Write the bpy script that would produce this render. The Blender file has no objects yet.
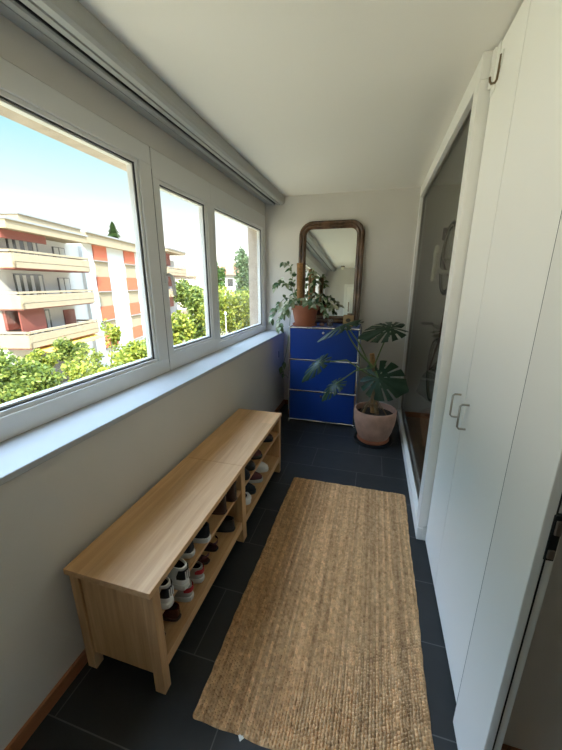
import bpy, bmesh, math, random
from mathutils import Vector, Matrix
random.seed(7)
SC = bpy.context.scene
COL = SC.collection
PI = math.pi

# ------------------------------------------------------------------ camera (solved from the photograph)
F_PX, PITCH, YAW, ROLL = 325.855, 0.274269, -0.27437, 0.00153
CAM = Vector((1.1225, 0.0, 1.5565))
_f = Vector((math.sin(YAW) * math.cos(PITCH), math.cos(YAW) * math.cos(PITCH), -math.sin(PITCH)))
_r0 = Vector((math.cos(YAW), -math.sin(YAW), 0)); _u0 = _r0.cross(_f)
_r = _r0 * math.cos(ROLL) + _u0 * math.sin(ROLL)
_u = _u0 * math.cos(ROLL) - _r0 * math.sin(ROLL)
cam = bpy.data.objects.new('camera', bpy.data.cameras.new('camera')); COL.objects.link(cam)
M = Matrix.Identity(4)
for i in range(3):
    M[i][0], M[i][1], M[i][2], M[i][3] = _r[i], _u[i], -_f[i], CAM[i]
cam.matrix_world = M
cam.data.sensor_fit = 'HORIZONTAL'; cam.data.sensor_width = 36
cam.data.lens = 36 * F_PX / 562; cam.data.clip_start = 0.02; cam.data.clip_end = 600
SC.camera = cam

def far_point(px, py, t):            # a place out in the neighbourhood, t metres ahead
    return CAM + (_f + _r * ((px - 281) / F_PX) - _u * ((py - 375) / F_PX)) * t

# ------------------------------------------------------------------ materials
def new_mat(name):
    m = bpy.data.materials.new(name); m.use_nodes = True
    nt = m.node_tree; b = nt.nodes['Principled BSDF']
    return m, nt, b

def mat(name, col, rough=.5, metal=0., spec=.5, noise=0., nscale=20., bump=0., bscale=200., stretch=(1, 1, 1), trans=0., sheen=0.):
    m, nt, b = new_mat(name)
    b.inputs['Base Color'].default_value = (*col, 1)
    b.inputs['Roughness'].default_value = rough
    b.inputs['Metallic'].default_value = metal
    b.inputs['Specular IOR Level'].default_value = spec
    if trans: b.inputs['Transmission Weight'].default_value = trans
    if sheen: b.inputs['Sheen Weight'].default_value = sheen
    if noise or bump:
        tc = nt.nodes.new('ShaderNodeTexCoord'); mp = nt.nodes.new('ShaderNodeMapping')
        mp.inputs['Scale'].default_value = stretch
        nt.links.new(tc.outputs['Object'], mp.inputs['Vector'])
    if noise:
        n = nt.nodes.new('ShaderNodeTexNoise'); n.inputs['Scale'].default_value = nscale; n.inputs['Detail'].default_value = 5
        nt.links.new(mp.outputs[0], n.inputs['Vector'])
        r = nt.nodes.new('ShaderNodeValToRGB')
        r.color_ramp.elements[0].position = .3; r.color_ramp.elements[1].position = .7
        r.color_ramp.elements[0].color = (*[c * (1 - noise) for c in col], 1)
        r.color_ramp.elements[1].color = (*[min(1, c * (1 + noise)) for c in col], 1)
        nt.links.new(n.outputs['Fac'], r.inputs[0]); nt.links.new(r.outputs[0], b.inputs['Base Color'])
    if bump:
        n2 = nt.nodes.new('ShaderNodeTexNoise'); n2.inputs['Scale'].default_value = bscale; n2.inputs['Detail'].default_value = 3
        nt.links.new(mp.outputs[0], n2.inputs['Vector'])
        bp = nt.nodes.new('ShaderNodeBump'); bp.inputs['Strength'].default_value = bump; bp.inputs['Distance'].default_value = .004
        nt.links.new(n2.outputs['Fac'], bp.inputs['Height']); nt.links.new(bp.outputs[0], b.inputs['Normal'])
    return m

def wood_mat(name, cols, scale=(14, .7, 14), rough=.45, plank=0.09, planks=True):
    m, nt, b = new_mat(name); N = nt.nodes; Lk = nt.links
    tc = N.new('ShaderNodeTexCoord'); mp = N.new('ShaderNodeMapping'); mp.inputs['Scale'].default_value = scale
    Lk.new(tc.outputs['Object'], mp.inputs['Vector'])
    n = N.new('ShaderNodeTexNoise'); n.inputs['Scale'].default_value = 3.2; n.inputs['Detail'].default_value = 7; n.inputs['Distortion'].default_value = .6
    Lk.new(mp.outputs[0], n.inputs['Vector'])
    r = N.new('ShaderNodeValToRGB'); e = r.color_ramp.elements
    e[0].position = .28; e[0].color = (*cols[0], 1); e[1].position = .72; e[1].color = (*cols[2], 1)
    k = e.new(.5); k.color = (*cols[1], 1)
    Lk.new(n.outputs['Fac'], r.inputs[0])
    out = r.outputs[0]
    if planks:                       # glued staves, each with a tone of its own
        br = N.new('ShaderNodeTexBrick'); br.inputs['Scale'].default_value = 1
        br.inputs['Brick Width'].default_value = .62; br.inputs['Row Height'].default_value = plank
        br.inputs['Mortar Size'].default_value = .0004; br.inputs['Mortar Smooth'].default_value = 1
        br.inputs['Color1'].default_value = (.86, .86, .86, 1); br.inputs['Color2'].default_value = (1.08, 1.05, 1.0, 1); br.inputs['Mortar'].default_value = (.8, .78, .75, 1)
        m2 = N.new('ShaderNodeMapping'); m2.inputs['Rotation'].default_value = (0, 0, PI / 2)
        Lk.new(tc.outputs['Object'], m2.inputs['Vector']); Lk.new(m2.outputs[0], br.inputs['Vector'])
        mx = N.new('ShaderNodeMix'); mx.data_type = 'RGBA'; mx.blend_type = 'MULTIPLY'; mx.inputs[0].default_value = .8
        Lk.new(out, mx.inputs[6]); Lk.new(br.outputs['Color'], mx.inputs[7]); out = mx.outputs[2]
    Lk.new(out, b.inputs['Base Color']); b.inputs['Roughness'].default_value = rough
    bp = N.new('ShaderNodeBump'); bp.inputs['Strength'].default_value = .08; bp.inputs['Distance'].default_value = .002
    Lk.new(n.outputs['Fac'], bp.inputs['Height']); Lk.new(bp.outputs[0], b.inputs['Normal'])
    return m

def leaf_mat(name, dark, mid, light, rough=.5, transl=.35):
    m, nt, b = new_mat(name); N = nt.nodes; Lk = nt.links
    g = N.new('ShaderNodeNewGeometry'); r = N.new('ShaderNodeValToRGB'); e = r.color_ramp.elements
    e[0].color = (*dark, 1); e[1].color = (*light, 1); k = e.new(.5); k.color = (*mid, 1)
    Lk.new(g.outputs['Random Per Island'], r.inputs[0]); Lk.new(r.outputs[0], b.inputs['Base Color'])
    b.inputs['Roughness'].default_value = rough; b.inputs['Specular IOR Level'].default_value = .25
    t = N.new('ShaderNodeBsdfTranslucent'); Lk.new(r.outputs[0], t.inputs['Color'])
    mx = N.new('ShaderNodeMixShader'); mx.inputs[0].default_value = transl
    Lk.new(b.outputs[0], mx.inputs[1]); Lk.new(t.outputs[0], mx.inputs[2])
    Lk.new(mx.outputs[0], N['Material Output'].inputs['Surface'])
    return m

def glass_mat(name, tint, refl=1.0, ior=1.45):
    m, nt, b = new_mat(name); N = nt.nodes; Lk = nt.links
    N.remove(b)
    t = N.new('ShaderNodeBsdfTransparent'); t.inputs['Color'].default_value = (*tint, 1)
    g = N.new('ShaderNodeBsdfGlossy'); g.inputs['Roughness'].default_value = .01; g.inputs['Color'].default_value = (refl, refl, refl, 1)
    lw = N.new('ShaderNodeLayerWeight'); lw.inputs['Blend'].default_value = .5
    pw = N.new('ShaderNodeMath'); pw.operation = 'POWER'; pw.inputs[1].default_value = 5; Lk.new(lw.outputs['Facing'], pw.inputs[0])
    f0 = ((ior - 1) / (ior + 1)) ** 2
    fr = N.new('ShaderNodeMath'); fr.operation = 'MULTIPLY_ADD'; fr.inputs[1].default_value = 1 - f0; fr.inputs[2].default_value = f0
    Lk.new(pw.outputs[0], fr.inputs[0])
    mx = N.new('ShaderNodeMixShader')
    Lk.new(fr.outputs[0], mx.inputs[0]); Lk.new(t.outputs[0], mx.inputs[1]); Lk.new(g.outputs[0], mx.inputs[2])
    Lk.new(mx.outputs[0], N['Material Output'].inputs['Surface'])
    return m

def tile_mat():
    m, nt, b = new_mat('slate_tiles'); N = nt.nodes; Lk = nt.links
    tc = N.new('ShaderNodeTexCoord'); mp = N.new('ShaderNodeMapping'); mp.inputs['Location'].default_value = (-.69 + 12, -.894 + .33 * 20, 0)
    Lk.new(tc.outputs['Object'], mp.inputs['Vector'])
    br = N.new('ShaderNodeTexBrick'); br.offset = .35; br.offset_frequency = 2
    br.inputs['Scale'].default_value = 1; br.inputs['Brick Width'].default_value = .6; br.inputs['Row Height'].default_value = .33
    br.inputs['Mortar Size'].default_value = .0024; br.inputs['Mortar Smooth'].default_value = .2; br.inputs['Bias'].default_value = 0
    br.inputs['Color1'].default_value = (.018, .020, .022, 1); br.inputs['Color2'].default_value = (.024, .026, .029, 1)
    br.inputs['Mortar'].default_value = (.10, .10, .10, 1)
    Lk.new(mp.outputs[0], br.inputs['Vector'])
    n = N.new('ShaderNodeTexNoise'); n.inputs['Scale'].default_value = 9; n.inputs['Detail'].default_value = 8
    Lk.new(tc.outputs['Object'], n.inputs['Vector'])
    mx = N.new('ShaderNodeMix'); mx.data_type = 'RGBA'; mx.blend_type = 'OVERLAY'; mx.inputs[0].default_value = .35
    Lk.new(br.outputs['Color'], mx.inputs[6]); Lk.new(n.outputs['Fac'], mx.inputs[7]); Lk.new(mx.outputs[2], b.inputs['Base Color'])
    b.inputs['Roughness'].default_value = .42; b.inputs['Specular IOR Level'].default_value = .4
    bp = N.new('ShaderNodeBump'); bp.inputs['Strength'].default_value = .25; bp.inputs['Distance'].default_value = .003
    n2 = N.new('ShaderNodeTexNoise'); n2.inputs['Scale'].default_value = 35; n2.inputs['Detail'].default_value = 6
    Lk.new(tc.outputs['Object'], n2.inputs['Vector'])
    sb = N.new('ShaderNodeMath'); sb.operation = 'SUBTRACT'; Lk.new(n2.outputs['Fac'], sb.inputs[0]); Lk.new(br.outputs['Fac'], sb.inputs[1])
    Lk.new(sb.outputs[0], bp.inputs['Height']); Lk.new(bp.outputs[0], b.inputs['Normal'])
    return m

def jute_mat():
    m, nt, b = new_mat('jute'); N = nt.nodes; Lk = nt.links
    tc = N.new('ShaderNodeTexCoord')
    def ns(sc, stretch, det=4):
        mp = N.new('ShaderNodeMapping'); mp.inputs['Scale'].default_value = stretch
        Lk.new(tc.outputs['Object'], mp.inputs['Vector'])
        n = N.new('ShaderNodeTexNoise'); n.inputs['Scale'].default_value = sc; n.inputs['Detail'].default_value = det
        Lk.new(mp.outputs[0], n.inputs['Vector']); return n.outputs['Fac']
    a = ns(14, (3.2, .16, 1)); c = ns(90, (1, 1, 1)); d = ns(40, (1.2, .8, 1), 3)
    ad = N.new('ShaderNodeMath'); ad.operation = 'ADD'; Lk.new(a, ad.inputs[0]); Lk.new(c, ad.inputs[1])
    a2 = N.new('ShaderNodeMath'); a2.operation = 'ADD'; Lk.new(ad.outputs[0], a2.inputs[0]); Lk.new(d, a2.inputs[1])
    dv = N.new('ShaderNodeMath'); dv.operation = 'DIVIDE'; dv.inputs[1].default_value = 3; Lk.new(a2.outputs[0], dv.inputs[0])
    r = N.new('ShaderNodeValToRGB'); e = r.color_ramp.elements
    e[0].position = .34; e[0].color = (.27, .145, .068, 1); e[1].position = .68; e[1].color = (.66, .45, .26, 1)
    k = e.new(.5); k.color = (.50, .315, .165, 1)
    Lk.new(dv.outputs[0], r.inputs[0])
    mp2 = N.new('ShaderNodeMapping'); mp2.inputs['Scale'].default_value = (82.2, 76.3, 0); Lk.new(tc.outputs['Object'], mp2.inputs['Vector'])
    fl = N.new('ShaderNodeVectorMath'); fl.operation = 'FLOOR'; Lk.new(mp2.outputs[0], fl.inputs[0])
    wn = N.new('ShaderNodeTexWhiteNoise'); Lk.new(fl.outputs[0], wn.inputs['Vector'])
    mr = N.new('ShaderNodeMapRange'); mr.inputs['To Min'].default_value = .80; mr.inputs['To Max'].default_value = 1.12; Lk.new(wn.outputs['Value'], mr.inputs['Value'])
    sx = N.new('ShaderNodeSeparateXYZ'); Lk.new(fl.outputs[0], sx.inputs[0])
    w2 = N.new('ShaderNodeTexWhiteNoise'); w2.noise_dimensions = '1D'; Lk.new(sx.outputs['X'], w2.inputs['W'])
    m3 = N.new('ShaderNodeMapRange'); m3.inputs['To Min'].default_value = .98; m3.inputs['To Max'].default_value = 1.45; Lk.new(w2.outputs['Value'], m3.inputs['Value'])
    m4 = N.new('ShaderNodeMath'); m4.operation = 'MULTIPLY'; Lk.new(mr.outputs[0], m4.inputs[0]); Lk.new(m3.outputs[0], m4.inputs[1])
    mm = N.new('ShaderNodeMix'); mm.data_type = 'RGBA'; mm.blend_type = 'MULTIPLY'; mm.inputs[0].default_value = 1
    Lk.new(r.outputs[0], mm.inputs[6]); Lk.new(m4.outputs[0], mm.inputs[7]); Lk.new(mm.outputs[2], b.inputs['Base Color'])
    b.inputs['Roughness'].default_value = .9; b.inputs['Specular IOR Level'].default_value = .15
    bp = N.new('ShaderNodeBump'); bp.inputs['Strength'].default_value = .3; bp.inputs['Distance'].default_value = .002
    Lk.new(ns(160, (1, 1, 1)), bp.inputs['Height']); Lk.new(bp.outputs[0], b.inputs['Normal'])
    return m

MT = dict(
    wall=mat('wall_plaster', (.64, .605, .56), .85, noise=.02, nscale=3, bump=.12, bscale=160),
    ceil=mat('ceiling_plaster', (.81, .775, .72), .9, bump=.06, bscale=120),
    frame=mat('window_plastic', (.73, .72, .70), .38),
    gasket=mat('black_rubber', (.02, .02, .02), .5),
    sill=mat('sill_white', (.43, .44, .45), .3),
    glass=glass_mat('window_glass', (.97, .985, .98), .7),
    pglass=glass_mat('partition_glass', (.94, .95, .92), .28, 1.45),
    lam=mat('white_laminate', (.92, .90, .86), .38),
    trimw=mat('white_trim', (.84, .82, .78), .4),
    steel=mat('brushed_steel', (.42, .38, .33), .32, 1.),
    chrome=mat('chrome', (.82, .82, .82), .12, 1.),
    bronze=mat('bronze_hook', (.20, .14, .08), .35, .8),
    tiles=tile_mat(),
    bench=wood_mat('pale_wood', ((.52, .30, .135), (.60, .36, .175), (.68, .43, .225))),
    benchv=wood_mat('pale_wood_upright', ((.46, .255, .115), (.57, .335, .16), (.66, .41, .21)), (16, 16, .9), planks=False),
    base=wood_mat('oak_skirting', ((.26, .095, .038), (.33, .13, .055), (.40, .17, .075)), planks=False),
    parquet=wood_mat('brown_parquet', ((.09, .045, .02), (.20, .105, .05), (.27, .15, .075)), (8, .8, 8), .4, .12),
    blue=mat('blue_powder_coat', (.003, .043, .27), .42),
    mframe=mat('walnut_frame', (.10, .052, .026), .25, noise=.55, nscale=14, stretch=(1, 1, .5), bump=.1, bscale=60),
    mirror=mat('mirror_silver', (.80, .82, .76), .015, 1.),
    terra=mat('terracotta_clay', (.47, .27, .19), .8, noise=.22, nscale=9, bump=.2, bscale=90),
    terra2=mat('terracotta_red', (.35, .115, .055), .6, noise=.08, nscale=8),
    soil=mat('potting_soil', (.035, .022, .014), .95, noise=.5, nscale=60, bump=.8, bscale=90),
    black=mat('black_plastic', (.012, .012, .013), .45),
    coir=mat('coir_pole', (.30, .155, .06), .95, noise=.35, nscale=70, bump=.8, bscale=150),
    stem=mat('green_stem', (.13, .19, .06), .5),
    bark=mat('brown_stem', (.22, .13, .06), .8, noise=.3, nscale=30),
    monst=leaf_mat('monstera_leaf', (.016, .034, .020), (.022, .045, .026), (.030, .058, .032), .30, .06),
    pothos=leaf_mat('pothos_leaf', (.06, .12, .05), (.16, .22, .10), (.55, .55, .40), .4, .2),
    clear=mat('clear_glass', (.9, .92, .93), .05, trans=1.),
    boxwood=mat('tan_wood_block', (.42, .27, .12), .6, noise=.15, nscale=20),
    darkp=mat('dark_print', (.05, .035, .02), .6),
    pinkstone=mat('pink_stone', (.40, .22, .17), .7, noise=.3, nscale=40),
    jute=jute_mat(),
    tag=mat('white_fabric', (.8, .8, .78), .8),
    wleather=mat('white_leather', (.72, .71, .69), .5),
    bleather=mat('black_leather', (.012, .012, .015), .4),
    navy=mat('dark_canvas', (.015, .017, .024), .8),
    brown=mat('dark_brown_leather', (.045, .018, .012), .35),
    burg=mat('burgundy_leather', (.055, .012, .010), .25),
    grey=mat('grey_mesh', (.42, .42, .40), .8),
    redf=mat('red_fabric', (.42, .02, .03), .6),
    rubberw=mat('white_rubber', (.70, .69, .65), .6),
    lining=mat('dark_lining', (.03, .027, .025), .9),
    maroon=mat('maroon_fabric', (.08, .02, .025), .8),
    tyre=mat('tyre_rubber', (.045, .045, .045), .7),
    bikered=mat('dark_red_paint', (.12, .02, .02), .35),
    wtape=mat('cream_tape', (.80, .77, .66), .6),
    render=mat('facade_render', (.47, .465, .45), .9),
    cream=mat('cream_concrete', (.285, .225, .145), .85, noise=.05, nscale=2),
    shut=mat('orange_shutter', (.42, .095, .04), .7),
    redp=mat('red_panel', (.17, .042, .028), .7),
    yel=mat('yellow_awning', (.85, .55, .08), .8),
    dwin=mat('dark_window', (.05, .05, .05), .15),
    curt=mat('pale_curtain', (.5, .5, .48), .8),
    roofg=mat('grey_roof_edge', (.22, .22, .21), .7),
    rooft=mat('red_roof_tiles', (.32, .12, .065), .8, noise=.15, nscale=1.5),
    outer=mat('outer_concrete', (.46, .38, .31), .9, noise=.12, nscale=14, bump=.5, bscale=60),
    lawn=mat('lawn', (.36, .30, .19), .95, noise=.3, nscale=.6),
    pave=mat('pale_paving', (.52, .46, .40), .9, noise=.08, nscale=1),
    trunk=mat('tree_bark', (.12, .08, .05), .9),
    lf_yel=leaf_mat('leaves_yellow_green', (.07, .105, .015), (.21, .245, .03), (.38, .38, .06)),
    lf_mid=leaf_mat('leaves_mid_green', (.045, .075, .015), (.125, .17, .03), (.26, .29, .06)),
    lf_dark=leaf_mat('leaves_dark_green', (.035, .085, .025), (.07, .14, .035), (.14, .22, .05)),
    lf_cyp=leaf_mat('leaves_blue_green', (.065, .11, .05), (.12, .18, .08), (.19, .26, .12)),
    boot=mat('dark_brown_boot', (.03, .012, .009), .4),
)

# ------------------------------------------------------------------ mesh builder
class MB:
    def __init__(s): s.bm = bmesh.new()
    def box(s, x0, x1, y0, y1, z0, z1, bev=0., seg=2):
        r = bmesh.ops.create_cube(s.bm, size=1)
        vs = r['verts']
        for v in vs:
            v.co = Vector((x0 + (v.co.x + .5) * (x1 - x0), y0 + (v.co.y + .5) * (y1 - y0), z0 + (v.co.z + .5) * (z1 - z0)))
        if bev:
            es = list({e for v in vs for e in v.link_edges})
            bmesh.ops.bevel(s.bm, geom=es, offset=bev, segments=seg, affect='EDGES', profile=.5)
        return s
    def tube(s, pts, r, seg=8, cap=True, r1=None):
        pts = [Vector(p) for p in pts]; rings = []
        n = len(pts); up = None
        for i, p in enumerate(pts):
            d = (pts[min(i + 1, n - 1)] - pts[max(i - 1, 0)]).normalized()
            if up is None:
                up = d.orthogonal().normalized()
            up = (up - d * up.dot(d))
            up = up.normalized() if up.length > 1e-6 else d.orthogonal().normalized()
            sd = d.cross(up)
            rr = r if r1 is None else r + (r1 - r) * i / max(1, n - 1)
            rings.append([s.bm.verts.new(p + (up * math.cos(2 * PI * k / seg) + sd * math.sin(2 * PI * k / seg)) * rr) for k in range(seg)])
        for a, b in zip(rings, rings[1:]):
            for k in range(seg):
                s.bm.faces.new((a[k], a[(k + 1) % seg], b[(k + 1) % seg], b[k]))
        if cap:
            s.bm.faces.new(rings[0][::-1]); s.bm.faces.new(rings[-1])
        return s
    def lathe(s, prof, c=(0, 0, 0), seg=32, close=False):
        rings = []
        for r, z in prof:
            if r < 1e-6: rings.append([s.bm.verts.new((c[0], c[1], c[2] + z))])
            else: rings.append([s.bm.verts.new((c[0] + r * math.cos(2 * PI * k / seg), c[1] + r * math.sin(2 * PI * k / seg), c[2] + z)) for k in range(seg)])
        for a, b in zip(rings, rings[1:]):
            for k in range(seg):
                k2 = (k + 1) % seg
                if len(a) == 1 and len(b) == 1: continue
                if len(a) == 1: s.bm.faces.new((a[0], b[k], b[k2]))
                elif len(b) == 1: s.bm.faces.new((a[k], b[0], a[k2]))
                else: s.bm.faces.new((a[k], a[k2], b[k2], b[k]))
        return s
    def prism(s, poly, axis, a0, a1):
        def P(p, a):
            if axis == 'x': return (a, p[0], p[1])
            if axis == 'y': return (p[0], a, p[1])
            return (p[0], p[1], a)
        A = [s.bm.verts.new(P(p, a0)) for p in poly]; B = [s.bm.verts.new(P(p, a1)) for p in poly]
        s.bm.faces.new(A); s.bm.faces.new(B[::-1])
        for i in range(len(poly)):
            j = (i + 1) % len(poly); s.bm.faces.new((A[i], B[i], B[j], A[j]))
        return s
    def rings(s, rings, cap0=True, cap1=True, closed=True):
        R = [[s.bm.verts.new(p) for p in r] for r in rings]
        for a, b in zip(R, R[1:]):
            n = len(a)
            for k in range(n if closed else n - 1):
                s.bm.faces.new((a[k], a[(k + 1) % n], b[(k + 1) % n], b[k]))
        if cap0: s.bm.faces.new(R[0][::-1])
        if cap1: s.bm.faces.new(R[-1])
        return s
    def sphere(s, c, r, u=12, v=8, sc=(1, 1, 1)):
        res = bmesh.ops.create_uvsphere(s.bm, u_segments=u, v_segments=v, radius=1)
        for w in res['verts']: w.co = Vector((c[0] + w.co.x * r * sc[0], c[1] + w.co.y * r * sc[1], c[2] + w.co.z * r * sc[2]))
        return s
    def ring4(s, y0, y1, z0, z1, w, x0, x1, bev=0.):      # rectangular frame in a wall of constant x; w = (y-,y+,z-,z+) widths
        a, b, c, d = w
        s.box(x0, x1, y0, y1, z0, z0 + c, bev); s.box(x0, x1, y0, y1, z1 - d, z1, bev)
        s.box(x0, x1, y0, y0 + a, z0 + c, z1 - d, bev); s.box(x0, x1, y1 - b, y1, z0 + c, z1 - d, bev)
        return s
    def build(s, name, material, parent=None, smooth=False, world=True, angle=35):
        if len(s.bm.faces): bmesh.ops.recalc_face_normals(s.bm, faces=s.bm.faces)
        me = bpy.data.meshes.new(name)
        if parent is not None and world:
            root = parent
            off = Vector((0, 0, 0))
            while root is not None: off += root.location; root = root.parent
            for v in s.bm.verts: v.co -= off
        s.bm.to_mesh(me); s.bm.free()
        me.materials.append(material if not isinstance(material, str) else MT[material])
        if smooth:
            for p in me.polygons: p.use_smooth = True
            try: me.set_sharp_from_angle(angle=math.radians(angle))
            except Exception: pass
        o = bpy.data.objects.new(name, me); COL.objects.link(o)
        if parent is not None: o.parent = parent
        return o

def tag(o, label, cat, group=None):
    o['label'] = label; o['category'] = cat
    if group: o['group'] = group
    return o
def struct(o): o['kind'] = 'structure'; return o
def thing(name, label, cat, loc=(0, 0, 0), group=None):
    o = bpy.data.objects.new(name, None); o.empty_display_size = .1; COL.objects.link(o); o.location = loc
    return tag(o, label, cat, group)
def sroot(name, loc=(0, 0, 0)):
    o = bpy.data.objects.new(name, None); COL.objects.link(o); o.location = loc
    return struct(o)
def dup(root, loc=None):
    def cp(o, par):
        c = o.copy(); COL.objects.link(c)
        if par is not None: c.parent = par
        for ch in kids.get(o.name, []): cp(ch, c)
        return c
    kids = {}
    for o in list(SC.objects):
        if o.parent: kids.setdefault(o.parent.name, []).append(o)
    r = cp(root, None)
    if loc is not None: r.location = loc
    return r

# ------------------------------------------------------------------ the room
L, WX, PX, ZC, XF = 3.968, .045, -.19, 2.505, -.19     # back wall, parapet face, frame face, ceiling
SILL = .98
struct(MB().box(-.4, 1.56, -1.3, L + .2, -.2, 0).build('floor', 'tiles'))
struct(MB().box(-.4, 3.4, -1.5, L + .2, ZC, ZC + .35).build('ceiling', 'ceil'))
b = MB(); b.box(PX, WX, -1.3, L, 0, SILL - .026)
struct(b.build('wall_left', 'wall'))
struct(MB().box(PX - .0, PX - .07, -1.3, L, 2.312, ZC).build('wall_left_upper', 'wall'))
struct(MB().box(-.36, 3.4, L, L + .2, 0, ZC).build('wall_back', 'wall'))
struct(MB().box(-.36, 3.4, -1.5, -1.3, 0, ZC).build('wall_front', 'wall'))
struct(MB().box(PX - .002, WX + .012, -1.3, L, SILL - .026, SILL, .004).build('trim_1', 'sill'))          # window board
# skirting
struct(MB().box(WX, WX + .013, -1.3, L, 0, .062, .002).build('baseboard_left', 'base'))
struct(MB().box(WX + .013, 1.5, L - .013, L, 0, .062, .002).build('baseboard_back', 'base'))
# outer wall round the window
b = MB()
b.box(-.37, PX - .07, -1.3, L + .2, 2.20, ZC); b.box(-.37, PX - .07, 3.86, L + .2, .9, 2.20)
b.box(-.37, PX - .07, -1.3, -1.15, .9, 2.20); b.box(-.37, PX - .075, -1.3, L + .2, -.4, 1.0); b.box(-.30, PX, -1.3, L + .2, -.4, SILL - .03)
struct(b.build('wall_outer', 'outer'))

# windows --------------------------------------------------------
def window(n, y0, y1, z0, z1, gy0, gy1, gz0, gz1, sash=False, steps=True):
    root = sroot(f'window_{n}', (PX, (y0 + y1) / 2, z0))
    MB().ring4(y0, y1, z0, z1, (gy0 - .03 - y0, y1 - gy1 - .03, gz0 - .03 - z0, z1 - gz1 - .03), PX - .07, PX, .003).build('window_frame', 'frame', root)
    MB().ring4(gy0 - .031, gy1 + .031, gz0 - .031, gz1 + .031, (.02, .02, .02, .02), PX - .06, PX - .012, .003).build('glazing_bead', 'frame', root)
    MB().ring4(gy0 - .012, gy1 + .012, gz0 - .012, gz1 + .012, (.006, .006, .006, .006), PX - .045, PX - .02).build('gasket', 'gasket', root)
    MB().ring4(gy0 - .007, gy1 + .007, gz0 - .007, gz1 + .007, (.009, .009, .009, .009), PX - .06, PX - .028).build('spacer', 'frame', root)
    MB().box(PX - .05, PX - .044, gy0 - .01, gy1 + .01, gz0 - .01, gz1 + .01).build('glass', 'glass', root)
    return root
ZB = SILL
w1 = window(1, -1.15, 1.866, ZB, 2.312, -1.01, 1.732, 1.100, 2.185)
w2 = window(2, 1.874, 2.60, ZB, 2.312, 1.963, 2.507, 1.120, 2.130)
w3 = window(3, 2.60, L - .002, ZB, 2.312, 2.690, 3.842, 1.076, 2.140)
b = MB(); b.box(PX - .06, PX - .004, 1.866, 1.874, 1.04, 2.2); b.build('gasket', 'gasket', w2)
b = MB(); b.box(PX - .012, PX + .010, 1.895, 1.925, 1.555, 1.625, .006)
b.tube([(PX + .008, 1.91, 1.607), (PX + .035, 1.91, 1.607), (PX + .046, 1.912, 1.597), (PX + .05, 1.916, 1.56), (PX + .05, 1.925, 1.48)], .010, 10)
b.build('window_handle', 'frame', w2, smooth=True)

# curtain box along the ceiling over the windows
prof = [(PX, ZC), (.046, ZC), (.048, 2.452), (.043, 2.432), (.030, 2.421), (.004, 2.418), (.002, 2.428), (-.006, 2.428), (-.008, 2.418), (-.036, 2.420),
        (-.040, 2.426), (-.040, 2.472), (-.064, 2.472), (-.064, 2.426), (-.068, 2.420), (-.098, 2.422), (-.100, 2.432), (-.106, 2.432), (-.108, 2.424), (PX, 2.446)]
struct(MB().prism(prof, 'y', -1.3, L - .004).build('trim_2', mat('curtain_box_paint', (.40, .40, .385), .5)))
ct = thing('curtain_track', 'dark slotted curtain track let into the underside of the white box above the windows', 'curtain track', (-.052, 1.2, 2.45))
MB().box(-.0635, -.058, -1.28, L - .03, 2.428, 2.470).box(-.046, -.0405, -1.28, L - .03, 2.428, 2.470).build('rail', 'black', ct)
MB().box(-.058, -.046, -1.28, L - .03, 2.455, 2.470).build('slot', 'gasket', ct)

# right side: glazed partition, wardrobe, doorway jamb -----------------------
FX = 1.487
pr = sroot('window_4', (FX, 2.9, 0))
b = MB()
b.box(FX, FX + .06, 1.870, L, 2.405, ZC, .003)              # head
b.box(FX, FX + .06, 1.872, 1.968, .09, 2.405, .003)         # near stile
b.box(FX, FX + .06, L - .045, L, .09, 2.405, .003)          # far stile
b.build('partition_frame', 'trimw', pr)
b = MB(); b.box(FX - .002, FX + .03, 1.872, L - .002, 0, .085, .003); b.box(FX + .03, FX + .07, 1.872, L - .002, 0, .11, .003)
b.build('bottom_rail', 'trimw', pr)
b = MB(); b.ring4(1.969, L - .046, .111, 2.404, (.012, .012, .012, .012), FX + .026, FX + .052, .002); b.build('glazing_bead', 'steel', pr)
MB().box(FX + .034, FX + .042, 1.97, L - .047, .112, 2.403).build('glass', 'pglass', pr)

# room behind the partition, and the unlit room beyond the doorway
struct(MB().box(1.57, 3.4, -1.3, L + .2, -.2, 0).build('floor_side', 'parquet'))
b = MB(); b.box(3.2, 3.4, -1.3, 2.7, 0, ZC); b.box(3.2, 3.4, 3.5, L, 0, ZC); b.box(3.2, 3.4, 2.7, 3.5, 0, .95); b.box(3.2, 3.4, 2.7, 3.5, 2.15, ZC)
struct(b.build('wall_side', 'wall'))
w5 = sroot('window_5', (3.3, 3.1, .95))  # unseen window, added to bring daylight into the room behind the glass
MB().ring4(2.702, 3.498, .952, 2.148, (.06, .06, .06, .06), 3.26, 3.32, .003).build('window_frame', 'frame', w5)
MB().box(3.287, 3.293, 2.75, 3.45, 1.0, 2.1).build('glass', 'glass', w5)
struct(MB().box(1.57, 3.2, .9, 1.0, 0, ZC).build('wall_middle', 'wall'))
struct(MB().box(1.57, 3.2, 1.885, 1.96, 0, ZC).build('wall_niche', 'wall'))
struct(MB().box(1.572, 3.2, L - .014, L, 0, .062, .002).build('baseboard_side', 'base'))
struct(MB().box(1.60, 3.2, .886, .9, 0, .062, .002).build('baseboard_middle', 'base'))
b = MB(); b.box(1.52, 1.57, -1.3, -.20, 0, ZC); b.box(1.52, 1.57, -.20, .735, 2.1, ZC)
struct(b.build('wall_right', 'wall'))
dr = sroot('door_1', (1.53, .87, 0))
b = MB(); b.box(1.515, 1.535, .737, .955, 0, ZC, .002); b.box(1.539, 1.560, .745, .955, 0, ZC, .002); b.build('door_jamb', 'trimw', dr)
MB().box(1.533, 1.541, .742, .955, 0, ZC).box(1.5165, 1.56, .955, .9595, 0, ZC).build('door_seal_and_shade_line', 'gasket', dr)  # rubber seal, plus a dark strip at the far edge standing in for shadow
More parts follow.
